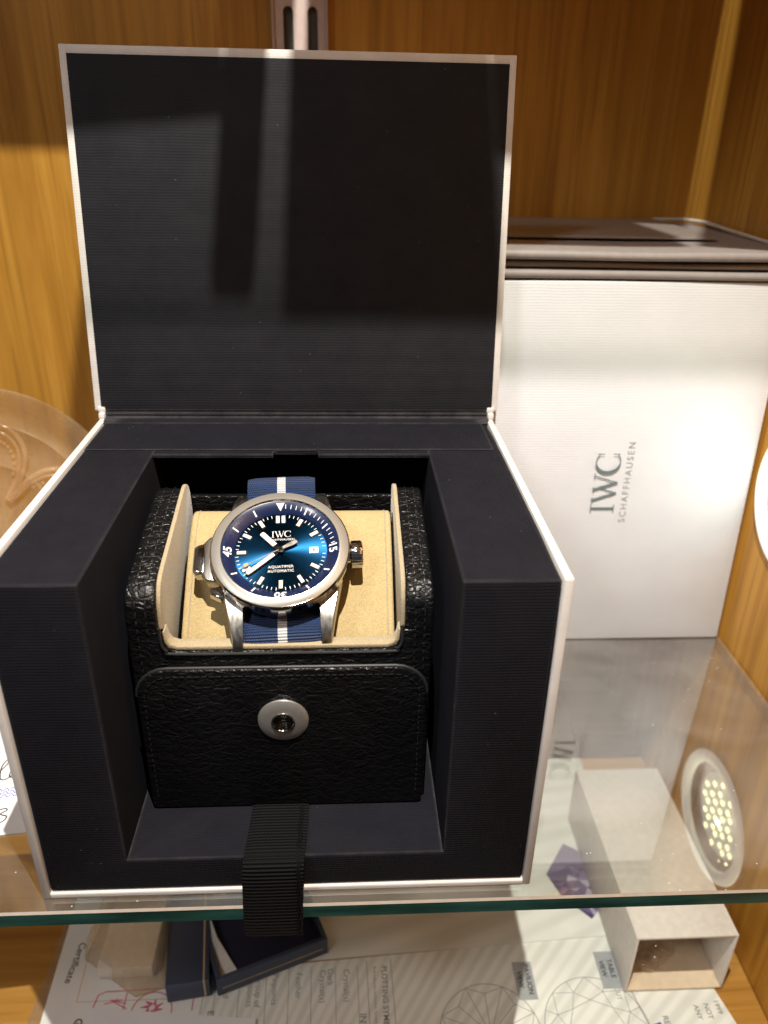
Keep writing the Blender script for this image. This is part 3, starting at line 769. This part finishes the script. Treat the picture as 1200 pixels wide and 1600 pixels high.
mh = wo('minute_hand', hand(230.7, 14.9, .9, 1.75, -2.0), M['steel']); wo('lume_plot', lume(230.7, 14.9, 1.4, -1.77), M['lume'], mh)
b = B(); bar(b, 242.8, 0, 15.2, .28, -1.6, -1.48, 0, 0); prism(b, [(-.3, 0), (-.75, -4.5), (-.6, -6.4), (.6, -6.4), (.75, -4.5), (.3, 0)], -1.6, -1.44, 'z')
b2 = bmesh.new(); prism(b2, [(-.35, 0), (-.8, -4.5), (-.6, -6.4), (.6, -6.4), (.8, -4.5), (.35, 0)], -1.6, -1.4, 'z'); b2.transform(Rz(-242.8))
b.free(); b = B(); bar(b, 242.8, 0, 15.2, .3, -1.6, -1.45, 0, 0); join(b, b2)
sh = wo('second_hand', b, M['hand_dark']); b = B(); bar(b, 242.8, 12.4, 13.8, 1.1, -1.44, -1.34, 0, 0); wo('second_hand_tip', b, M['orange'], sh)
b = B(); lathe(b, [(0, -1.0), (.7, -1.0), (.85, -1.2), (.85, -1.5), (1.25, -1.55), (1.25, -2.6)], 32); wo('hand_pinion', b, M['steel'], smooth=True)
b = B(); lathe(b, [(0, .30), (10, .26), (18, .14), (20.15, .02), (20.15, -.3)], 96); wo('crystal', b, M['crystal'], smooth=True)
# crown
CM = T((22.4, 0, -7.2)) @ Ry(90)
b = B(); lathe(b, [(3.1, 0), (3.1, 1.7), (4.2, 1.75), (4.75, 2.0), (4.9, 2.3), (4.9, 5.4), (4.6, 5.9), (4.0, 6.15), (0, 6.2)], 96, CM, rfun=lambda u, r, z: (-.16 * (math.cos(u * 2 * math.pi * 28) > .25) if r > 4.5 and z > 2.1 and z < 5.5 else 0))
wo('crown', b, M['steel'], smooth=True)
# external/internal bezel safety clutch on the left flank
b = B(); prism(b, [(-21.5, 9.6), (-25.0, 8.8), (-27.0, 6.4), (-27.2, -6.2), (-25.4, -8.8), (-21.5, -10)], -11.2, -5.2, 'z', .7, 3); cg = wo('bezel_clutch', b, M['steel_satin'], smooth=True)
b = B(); prism(b, [(-26.0, 6.4), (-29.0, 5.6), (-30.2, 4.4), (-30.3, -4.4), (-29.2, -5.8), (-26, -6.4)], -10.6, -5.0, 'z', .8, 3); wo('clutch_cap', b, M['steel'], cg, smooth=True)
b = B(); prism(b, [(-21, -10.8), (-24.2, -11.2), (-24.2, -13.4), (-20.4, -15.8), (-18, -15)], -10.2, -6.4, 'z', .6, 3); wo('clutch_foot', b, M['steel'], cg, smooth=True)
# strap
b = B(); pf = smoothpoly([(-6, -15.2), (-14, -13.8), (-21, -11.2), (-26, -10.9), (-29.2, -12.4), (-30.9, -15.5), (-31.0, -19.5), (-29.5, -24)], 6)
strip(b, [tuple(q) for q in pf][::-1], 25.6, 1.25, 0); st1 = wo('strap', b, M['strap'], smooth=True)
b = B(); pf = smoothpoly([(14, -14), (22, -11.5), (27, -9.0), (32, -7.6), (35.6, -8.2), (38.4, -11), (39.6, -16), (39.2, -24), (36, -34)], 6)
strip(b, [tuple(q) for q in pf], 25.2, 1.25, 0); wo('strap', b, M['strap'], smooth=True)

# ================================================================== WHITE BOX + BAG ON THE RIGHT
lean = 3.2; BM = T((0, 147.0, .2)) @ Rx(-lean)
X0, X1, ZH = 166.5, 303.4, 183.0
wbx = thing('gift_carton', 'white ribbed carton with printed logo, standing upright behind the watch box', 'carton', (240, 200, .2))
b = B(); box(b, X0, X1, 0, 98, 0, ZH, .9, 3, BM); carton = obj('carton_body', b, M['white_card'], wbx, smooth=True)
LGM = BM @ T((231, -.06, 88)) @ Rx(90) @ Rz(90)
b = B(); serif_logo(b, LGM @ Matrix.Scale(11.8, 4)); obj('logo', b, M['ink_teal'], carton)
b = B(); text(b, 'SCHAFFHAUSEN', 4.6, BM @ T((241.9, -.08, 88.6)) @ Rx(90) @ Rz(90), extrude=.02, spacing=1.32); obj('logo_lettering', b, M['ink_grey'], carton)

bagt = thing('gift_bag', 'folded taupe gift bag lying flat on top of the white carton', 'bag', (240, 215, 184))
random.seed(8)
def fold(z0, z1, y0, ph, amp, x0=150, x1=302.6):
    b = bmesh.new(); nx = 40; rows = []
    for i in range(nx + 1):
        x = x0 + (x1 - x0) * i / nx
        dz = amp * (math.sin(i / nx * 5 + ph) + .4 * math.sin(i / nx * 13 + ph * 2)); h = (z1 - z0)
        row = []
        for k in range(9):
            a = math.pi / 2 + math.pi * k / 8
            row.append(b.verts.new((x, y0 + h / 2 + h / 2 * math.cos(a) + .8 * math.sin(i / nx * 4 + ph), (z0 + z1) / 2 + dz * (1 if k < 5 else .4) + h / 2 * math.sin(a))))
        row = [b.verts.new((x, 276, z1 + dz * .3))] + row + [b.verts.new((x, 276, z0 + dz * .2))]
        rows.append(row)
    for A, C in zip(rows, rows[1:]):
        for k in range(len(A)): b.faces.new((A[k], A[(k + 1) % len(A)], C[(k + 1) % len(A)], C[k]))
    b.faces.new(rows[0]); b.faces.new(rows[-1][::-1]); return b
obj('bag_panel', fold(183.6, 187.2, 155.6, 0, .15), M['bag'], bagt, smooth=True)
obj('bag_panel', fold(188.0, 190.4, 158.5, 1.1, .35), M['bag'], bagt, smooth=True)
obj('bag_panel', fold(191.6, 195.6, 155.0, 2.0, .25), M['bag'], bagt, smooth=True)
b = B(); tube(b, [(302.4, 184, 196.6), (302.2, 225, 197.4), (302.3, 255, 198.3), (296, 270, 198.2), (280, 274, 197.6)], .9, 8); obj('bag_cord', b, M['pale'], bagt, smooth=True)
b = B(); box(b, 160, 281, 190, 272, 196.6, 197.9, .3, 2); tag(obj('taupe_folder', b, M['bag_card']), 'thin glossy taupe card folder lying on top of the folded gift bag', 'folder')

# ================================================================== LED LAMP IN THE RIGHT WALL
lm = thing('led_lamp', 'round recessed LED lamp glowing in the right wooden wall', 'lamp', (XW + 8, LY, LZ))
LMx = T((XW, LY, LZ)) @ Ry(-90)            # local z points into the cabinet
b = B(); lathe(b, [(28.5, -1.5), (28.6, .8), (30, 2.0), (33, 2.2), (35.0, 1.4), (35.4, .2), (34.6, .05), (34.6, -3)], 96, LMx); obj('lamp_rim', b, M['lamp_white'], lm, smooth=True)
b = B(); lathe(b, [(28.6, -1.2), (25.5, -4.2), (23, -4.6)], 96, LMx); obj('reflector', b, M['reflector'], lm, smooth=True)
b = B(); lathe(b, [(0, -5.0), (23.6, -5.0)], 64, LMx); obj('led_board', b, M['led_board'], lm)
leds = [(928,355),(962,357),(998,365),(918,395),(950,400),(986,405),(930,432),(963,437),(995,442),(1030,450),(918,468),(950,474),(983,481),(1018,488),(932,503),(963,510),(995,518),(1028,524),(920,540),(952,547),(984,555),(1017,563),(962,580),(993,590),(1028,602),(946,617),(982,632),(1016,642),(938,655),(993,667),(1026,679),(982,707),(1014,720)]
XL = XW + 4.4; first = None
for (a, c) in leds:
    px, py = 780 + a / 2.857, 1100 + c / 2.857
    d = f_ + r_ * (px - 600) / 1215.11 + u_ * (800 - py) / 1215.11
    Cc = Vector((104.377, -186.840, 240.642)); g = Cc - d * (Cc.z / d.z); d2 = Vector((d.x, d.y, -d.z)); Pp = g + d2 * ((XL - g.x) / d2.x)
    if first is None:
        bb = bmesh.new(); bmesh.ops.create_cube(bb, size=1)
        for v in bb.verts: v.co = Vector((v.co.x * .6, v.co.y * 2.5, v.co.z * 2.1))
        first = obj('led_chip', bb, M['led'], lm, local=True); o = first
    else: o = first.copy(); COL.objects.link(o); o.parent = lm
    o.location = (Pp - Vector((XW + 8, LY, LZ))) * S
lamp('lamp_glow', 'AREA', (XW + 3.2, 112, 98), .015, (.84, .93, 1), 1.3, (0, 112, 98), shape='DISK')
b = B(); box(b, XL - .6, XL, 88, 90, 96, 99); box(b, XL - .6, XL, 86.5, 88.5, 101, 104); obj('blue_component', b, M['blue_part'], lm)

# ================================================================== BOWL (left) and TAG
bw = thing('frosted_bowl', 'frosted amber glass dish with moulded petals, standing left behind the watch box', 'dish', (-63, 172, .1))
BW = T((-69.5, 168, 62)) @ Rz(6) @ Rx(78)
b = B()
lathe(b, [(0, 0), (18, .5), (26, 2), (29, 3.6), (32, 2.2), (40, 2.0), (46, 4.2), (49, 6.0), (52, 4.4), (55, 4.5), (59, 6.8), (63, 8.8), (66, 9.0), (66.8, 7), (65, 4.6), (58, 1), (44, -4), (20, -9), (0, -10)], 128, BW); bo = obj('dish_body', b, M['bowl'], bw, smooth=True)
b = B()
for k in range(6):
    a0_ = k * 2 * math.pi / 6 + .35
    for off, rad in ((0, 1.5), (3.4, 1.0)):
        pts = []
        for q in range(25):
            u = -1 + 2 * q / 24; ra = 14 + (35 - off) * (1 - u ** 2) ** .5; aa = a0_ + u * (.50 - off * .02)
            pts.append(BW @ Vector((ra * math.cos(aa), ra * math.sin(aa), 2.4 + 2.6 * (ra / 50) ** 2)))
        tube(b, pts, rad, 10)
    for q in range(1, 16):
        u = -1 + q / 8; ra = 14 + 27 * (1 - u ** 2) ** .5; aa = a0_ + u * .36
        bmesh.ops.create_icosphere(b, subdivisions=1, radius=1.1, matrix=T(BW @ Vector((ra * math.cos(aa), ra * math.sin(aa), 3.0))))
obj('moulded_petals', b, M['bowl'], bw, smooth=True)

tg = thing('handwritten_tag', 'white card with handwriting lying on the glass left of the watch box', 'tag', (-40, 55, .2))
b = B(); prism(b, [(-80, 22), (-5, 29.8), (-5, 96), (-85, 90)], .2, .7, 'z'); obj('card', b, M['tag'], tg)
b = B()
TM = T((-28.5, 33, .74)) @ Rz(8)
sc_ = smoothpoly([(-7, 1), (-5.4, 2.5), (-3, 6), (1.5, 7.2), (2.6, 6.2), (.6, 4.6), (3.2, 3.0), (2.0, .6), (-1.6, .2)], 6); ribbon(b, [q[:2] for q in sc_], .5, TM)
TM2 = T((-38.5, 54, .74)) @ Rz(10)
sc_ = smoothpoly([(-3, 0), (1.5, 5), (4.5, 10), (3.8, 12), (2.4, 8), (3.2, 1.5), (6, 1.2), (8.5, 5), (7.2, 6), (6.4, 2.6), (8.8, 1), (11.5, 3)], 6); ribbon(b, [q[:2] for q in sc_], .5, TM2)
obj('handwriting', b, M['ink'], tg)
b = B()
for q in range(3):
    sc_ = smoothpoly([(i * 1.3 - 6, (1.6 if i % 2 else 0) - q * 1.7) for i in range(14)], 4); ribbon(b, [w_[:2] for w_ in sc_], .32, T((-34, 49, .75)) @ Rz(8))
obj('blue_scribble', b, M['blue_ink'], tg)

# ================================================================== LOWER SHELF: papers and small boxes
Z0 = ZF + .15
def sheet(poly, z0, z1): b = B(); prism(b, poly, z0, z1, 'z'); return b
gc = thing('grading_certificate', 'open diamond grading certificate with green rays and cut drawings, on the lower oak floor', 'certificate', (170, 50, Z0))
obj('lower_page', sheet([(44, -30), (291.5, -30), (289.5, 29), (279, 78), (92, 66.5), (66, 64.5), (30, 62), (28, -30)], Z0, Z0 + .35), M['cert'], gc)
pg = obj('upper_page', sheet([(70, 66.0), (252, 75.5), (268, 268), (84, 262)], Z0 + .42, Z0 + 1.1), M['cert_top'], gc)
ZT = Z0 + .38
def gt(b, s_, x, y, size, rot=-90, **kw):
    q = B(); text(q, s_, size, T((x, y, ZT)) @ Rz(rot), extrude=.01, align='LEFT', **kw); obj('printed_word', q, M['ink_grey'], gc)
b = B()
for s_, x, y in (('Crystal(s)', 104.5, 62), ('Dark', 96.5, 62.5), ('Crystal(s)', 92.8, 62.0), ('Feather', 81, 61), ('Pinpoints', 69.5, 61), ('Group of', 61.5, 60.5), ('Pinpoints', 57.6, 60.5), ('Cloud', 46, 60), ('Cavity', 33, 50)): gt(b, s_, x, y, 4.2)
gt(b, 'PLOTTING SYMBOLS', 123.3, 63, 3.9, bold=.06); gt(b, 'Red indicates inclusions. Green', 118.6, 63, 2.2)
gt(b, 'INTERNAL', 112.2, 40, 4.4, bold=.05); gt(b, 'EXTERNAL', 40.0, 44, 4.4, bold=.06); gt(b, 'CUT', 237.5, 48, 3.2)
gt(b, 'REPORT', 256.5, 33.5, 3.8, bold=.06); gt(b, 'NOT', 278.5, 38.5, 3.4, bold=.05); gt(b, 'ANY', 273.3, 38.0, 3.4, bold=.05); gt(b, '1999', 284, 40, 3.4, bold=.05)
b.free(); b = B()
def gl(p, q, w=.35): ribbon(b, [p, q], w, None, ZT)
for x in (30, 40.5, 52, 65, 76, 87, 99, 110): gl((x, 63.5 if x > 50 else 60), (x + 1.5, 0), .3)
gl((114.8, 66), (116.2, 0)); gl((126.9, 66.5), (128.6, 0)); gl((28, 26.5), (112, 30), .3); gl((244.5, 46), (252, 5), .5)
for x in (35, 46, 58, 70, 81.5, 93, 104.5): ribbon(b, [(x - 2, 31), (x + 2, 31.3), (x + 2, 35.3), (x - 2, 35)], .3, None, ZT, closed=True)
def brill(cx, cy, r, n, table):
    ci = lambda a, rr_: (cx + rr_ * math.cos(a), cy + rr_ * math.sin(a))
    ribbon(b, [ci(2 * math.pi * k / 48, r) for k in range(48)], .4, None, ZT, closed=True)
    if table:
        for k in range(8):
            a = 2 * math.pi * k / 8
            A_ = ci(a, r * .55); N_ = ci(a + math.pi / 4, r * .55); O_ = ci(a + math.pi / 8, r); M_ = ci(a + math.pi / 8, r * .76)
            for p_, q_ in ((A_, N_), (A_, M_), (N_, M_), (M_, O_), (M_, ci(a, r)), (M_, ci(a + math.pi / 4, r))): gl(p_, q_, .3)
    else:
        for k in range(16):
            a = 2 * math.pi * k / 16; gl(ci(0, 0), ci(a, r * (1 if k % 2 else .8)), .3)
            if k % 2 == 0: gl(ci(a, r * .8), ci(a + math.pi / 8, r), .3); gl(ci(a, r * .8), ci(a - math.pi / 8, r), .3)
brill(172, 28, 24, 16, False); brill(223, 28.5, 25, 8, True)
obj('printed_lines', b, M['line_grey'], gc)
for s1, s2, cx, cy in (('PAVILION', 'VIEW', 193, 53.5), ('TABLE', 'VIEW', 236, 57.5)):
    b = B(); box(b, cx - 4.8, cx + 4.8, cy - 10.2, cy + 9, ZT, ZT + .02); lp = obj('view_label', b, M['label_grey'], gc)
    b = B(); text(b, s1, 3.5, T((cx + 2, cy, ZT + .05)) @ Rz(-90), extrude=.01, bold=.06); text(b, s2, 3.5, T((cx - 2.2, cy, ZT + .05)) @ Rz(-90), extrude=.01, bold=.06); obj('label_lettering', b, M['ink'], lp)
b = B(); text(b, '1', 9, T((250, 29, ZT)) @ Rz(-75), extrude=.01, bold=.3); obj('blue_numeral', b, M['blue_ink'], gc)
# printed diamond picture
OUT = [(218, 113), (233, 133.5), (242, 127), (246, 108), (240, 88), (236, 84.5), (223, 99)]
ins_ = [(227, 112), (233, 121), (238, 117), (239, 107), (234, 100), (228, 104)]
allp = OUT + ins_; zz = Z0 + 1.14
b = B(); random.seed(12)
import mathutils
cpts = [Vector((232 + 12 * math.cos(a) * q, 107 + 19 * math.sin(a) * q)) for q in (.3, .62) for a in [k * 2 * math.pi / 7 + q for k in range(7)]] + [Vector(c) for c in OUT]
for k in range(len(OUT)): cpts.append((Vector(OUT[k]) + Vector(OUT[(k + 1) % len(OUT)])) / 2)
vd, ed, fd, *_ = mathutils.geometry.delaunay_2d_cdt(cpts, [], [], 0, 1e-4)
V_ = [b.verts.new((c.x, c.y, zz)) for c in vd]
for f_i in fd:
    f = b.faces.new([V_[q] for q in f_i]); f.material_index = random.choice((0, 0, 1, 1, 2, 0))
obj('diamond_picture', b, M['purple1'], pg, mats=[M['purple2'], M['purple3']], label='violet faceted diamond printed on the page')

# certificate on the left
lc = thing('stamped_certificate', 'cream certificate with thin gold border and round pink stamp, lower left', 'certificate', (0, 60, Z0 + .4))
obj('page', sheet([(-38, 30), (34, 30), (40, 130), (-42, 130)], Z0 + .42, Z0 + .9), M['cert_left'], lc)
zc = Z0 + .93
b = B(); ribbon(b, [(-28, 125), (-24.5, 50), (33, 50)], .5, None, zc); obj('gold_border', b, M['gold'], lc)
b = B(); ribbon(b, [(-16, 47), (-15, 53), (-12, 54.5), (28, 55.5), (31, 54), (31, 44)], .6, None, zc); ribbon(b, [(12 + 9.5 * math.cos(a), 44 + 9.5 * math.sin(a)) for a in [2 * math.pi * k / 40 for k in range(40)]], .55, None, zc, closed=True)
for k in range(7):
    a = k * .9; ribbon(b, [(12 + 1.5 * math.cos(a), 46 + 1.5 * math.sin(a)), (12 + 5.5 * math.cos(a + .5), 46.5 + 3.5 * math.sin(a + .5))], [1.8, .4], None, zc + .01 * k)
for k in range(6): ribbon(b, [(-6 + 4 * math.cos(R(180 + 36 * k)) * .5, 50), (-6 + 6 * math.cos(R(30 * k)), 46 + 5 * math.sin(R(30 * k)))], .5, None, zc + .01 * k)
ribbon(b, [(-1.5, 55), (-1.5, 44)], .5, None, zc + .1)
obj('pink_stamp', b, M['pink'], lc)
b = B(); text(b, 'Certificate', 5.0, T((-31, 70, zc)) @ Rz(-94) @ Matrix.Shear('XZ', 4, (0, 0)), extrude=.01, bold=.05, align='CENTER'); obj('printed_title', b, M['ink'], lc); b = B(); text(b, 'G', 5, T((-21, 40.2, zc + .5)) @ Rz(-80), extrude=.01)
obj('printed_letter', b, M['ink'], lc)
b = sheet([(-17, 46.5), (62, 38.5), (62, 10), (-22, 12)], Z0 + 1.3, Z0 + 1.8); tag(obj('blank_sheet', b, M['white_paper']), 'plain white sheet of paper at the bottom edge, over the pink stamp', 'paper')

# clear film sleeve at the far left of the papers
b = sheet([(-46, 5), (-38.5, 5), (-36, 112), (-42, 112)], Z0 + .1, Z0 + .3); tag(obj('plastic_sleeve', b, M['acryl_clear']), 'edge of a clear plastic sleeve under the left certificate', 'sleeve')

# beige acrylic block
ab = thing('acrylic_block', 'translucent beige acrylic block standing on the left certificate', 'block', (-4, 70, Z0 + 1))
AM = T((0, 0, 0))
b = bmesh.new(); bmesh.ops.create_cube(b, size=1)
lo = [(-27, 71), (3, 50.5), (17.5, 55), (14, 118), (-22, 118)]; hi = [(-23, 70), (2, 54), (15.5, 57), (12, 115), (-18, 115)]
b.free(); b = bmesh.new(); A_ = [b.verts.new((x, y, Z0 + 1)) for x, y in lo]; C_ = [b.verts.new((x, y, -119)) for x, y in hi]
for i in range(5): b.faces.new((A_[i], A_[(i + 1) % 5], C_[(i + 1) % 5], C_[i]))
b.faces.new(A_[::-1]); b.faces.new(C_); bmesh.ops.bevel(b, geom=b.edges[:], offset=.7, segments=2, affect='EDGES'); obj('block_body', b, M['acryl'], ab)
b = B(); box(b, -17, 10, 60, 110, Z0 + 2, -128, 1, 2, T((0, 0, 0))); obj('cream_core', b, M['cream_core'], ab, smooth=True)

# navy jewellery cases
nb = thing('navy_case', 'closed slate blue case with a gold line, leaning beside the open navy box', 'case', (28, 60, Z0 + 1))
NM = T((19.0, 47.5, Z0 + 1.2)) @ Rz(8)
b = B(); box(b, 0, 20.5, 0, 60, 0, 12.5, .9, 2, NM); nbo = obj('case_body', b, M['navy'], nb, smooth=True)
b = B(); box(b, 17.6, 18.3, -.05, 60.2, 1, 12.56, 0, 1, NM); obj('gold_line', b, M['gold'], nbo)
nt = thing('open_navy_box', 'open navy ring box with dark velvet inside and white satin lining', 'box', (66, 70, Z0 + 1))
TM3 = T((42.6, 50.0, Z0 + 1.2)) @ Rz(21.0)
b = B(); w_, d_, h_ = 56.5, 44.0, 11.2
box(b, 0, w_, 0, 2.4, 0, h_, .5, 2, TM3); box(b, 0, w_, d_ - 2.4, d_, 0, h_, .5, 2, TM3); box(b, 0, 2.4, 2.3, d_ - 2.3, 0, h_, .5, 2, TM3); box(b, w_ - 2.4, w_, 2.3, d_ - 2.3, 0, h_, .5, 2, TM3); box(b, 2.3, w_ - 2.3, 2.3, d_ - 2.3, .1, 1.4, 0, 1, TM3)
tr_ = obj('tray', b, M['navy'], nt, smooth=True)
b = B(); box(b, 2.45, w_ - 2.45, 2.45, d_ - 2.45, 1.45, 5, 0, 1, TM3); obj('velvet_pad', b, M['navy_in'], tr_)
b = B(); box(b, 2.6, w_ - 2.6, -.06, .3, 4.6, 5.0, 0, 1, TM3); obj('gold_line', b, M['gold'], tr_)
b = bmesh.new(); vs = [b.verts.new(TM3 @ Vector(c)) for c in ((2.5, 2.6, 5.1), (12, 2.6, 5.3), (5.5, 22, 11.5), (4, 42, 12.5), (2.5, 42, 5.1), (2.5, 22, 9))]
b.faces.new((vs[0], vs[1], vs[2], vs[5])); b.faces.new((vs[5], vs[2], vs[3], vs[4])); b.faces.new((vs[0], vs[5], vs[4])); b.faces.new((vs[0], vs[4], vs[3], vs[2], vs[1])); obj('satin_lining', b, M['satin'], tr_)

# small open carton on the right with a clear plastic charm inside
sb = thing('small_carton', 'small open cream carton lying on its side over the certificate', 'carton', (265, 95, Z0 + 1))
b = bmesh.new(); xL, xR, y0_, y1_, zb_, zt_, tk = 240.6, 289.6, 45.0, 152.0, Z0 + 1.2, -97.0, 1.3
box(b, xL, xL + tk, y0_, y1_, zb_, zt_, .25, 2); box(b, xR - tk, xR, y0_, y1_, zb_, zt_, .25, 2); box(b, xL + tk * .9, xR - tk * .9, y0_ + .05, y1_, zt_ - tk, zt_ - .03, .25, 2)
box(b, xL + tk * .9, xR - tk * .9, y1_ - tk, y1_ - .05, zb_, zt_ - tk, 0); cb = obj('carton_shell', b, M['sbox'], sb, smooth=True)
b = B(); box(b, xL + tk * .9, xR - tk * .9, y0_ + .1, y1_ - tk, zb_, zb_ + tk, .25, 2); obj('carton_base', b, M['sbox_in'], cb)
ch = thing('plastic_charm', 'small clear plastic trefoil charm lying in the mouth of the cream carton', 'charm', (258, 62, zb_ + 2))
b = B(); zc_ = zb_ + tk + 2.6
for cx, cy, r_c in ((255.5, 58, 4.0), (262.5, 61.5, 3.6), (267.5, 64.5, 3.2)):
    tube(b, [(cx + r_c * math.cos(a), cy + r_c * math.sin(a), zc_ + .8 * math.sin(a * 2)) for a in [2 * math.pi * k / 20 for k in range(20)]], 1.7, 8, closed=True)
obj('lobes', b, M['charm'], ch, smooth=True)
b = B(); tube(b, [(243, 72, zc_ + 4), (249, 68, zc_ + 2), (255, 64, zc_)], 3.4, 12); obj('stem', b, M['charm'], ch, smooth=True)
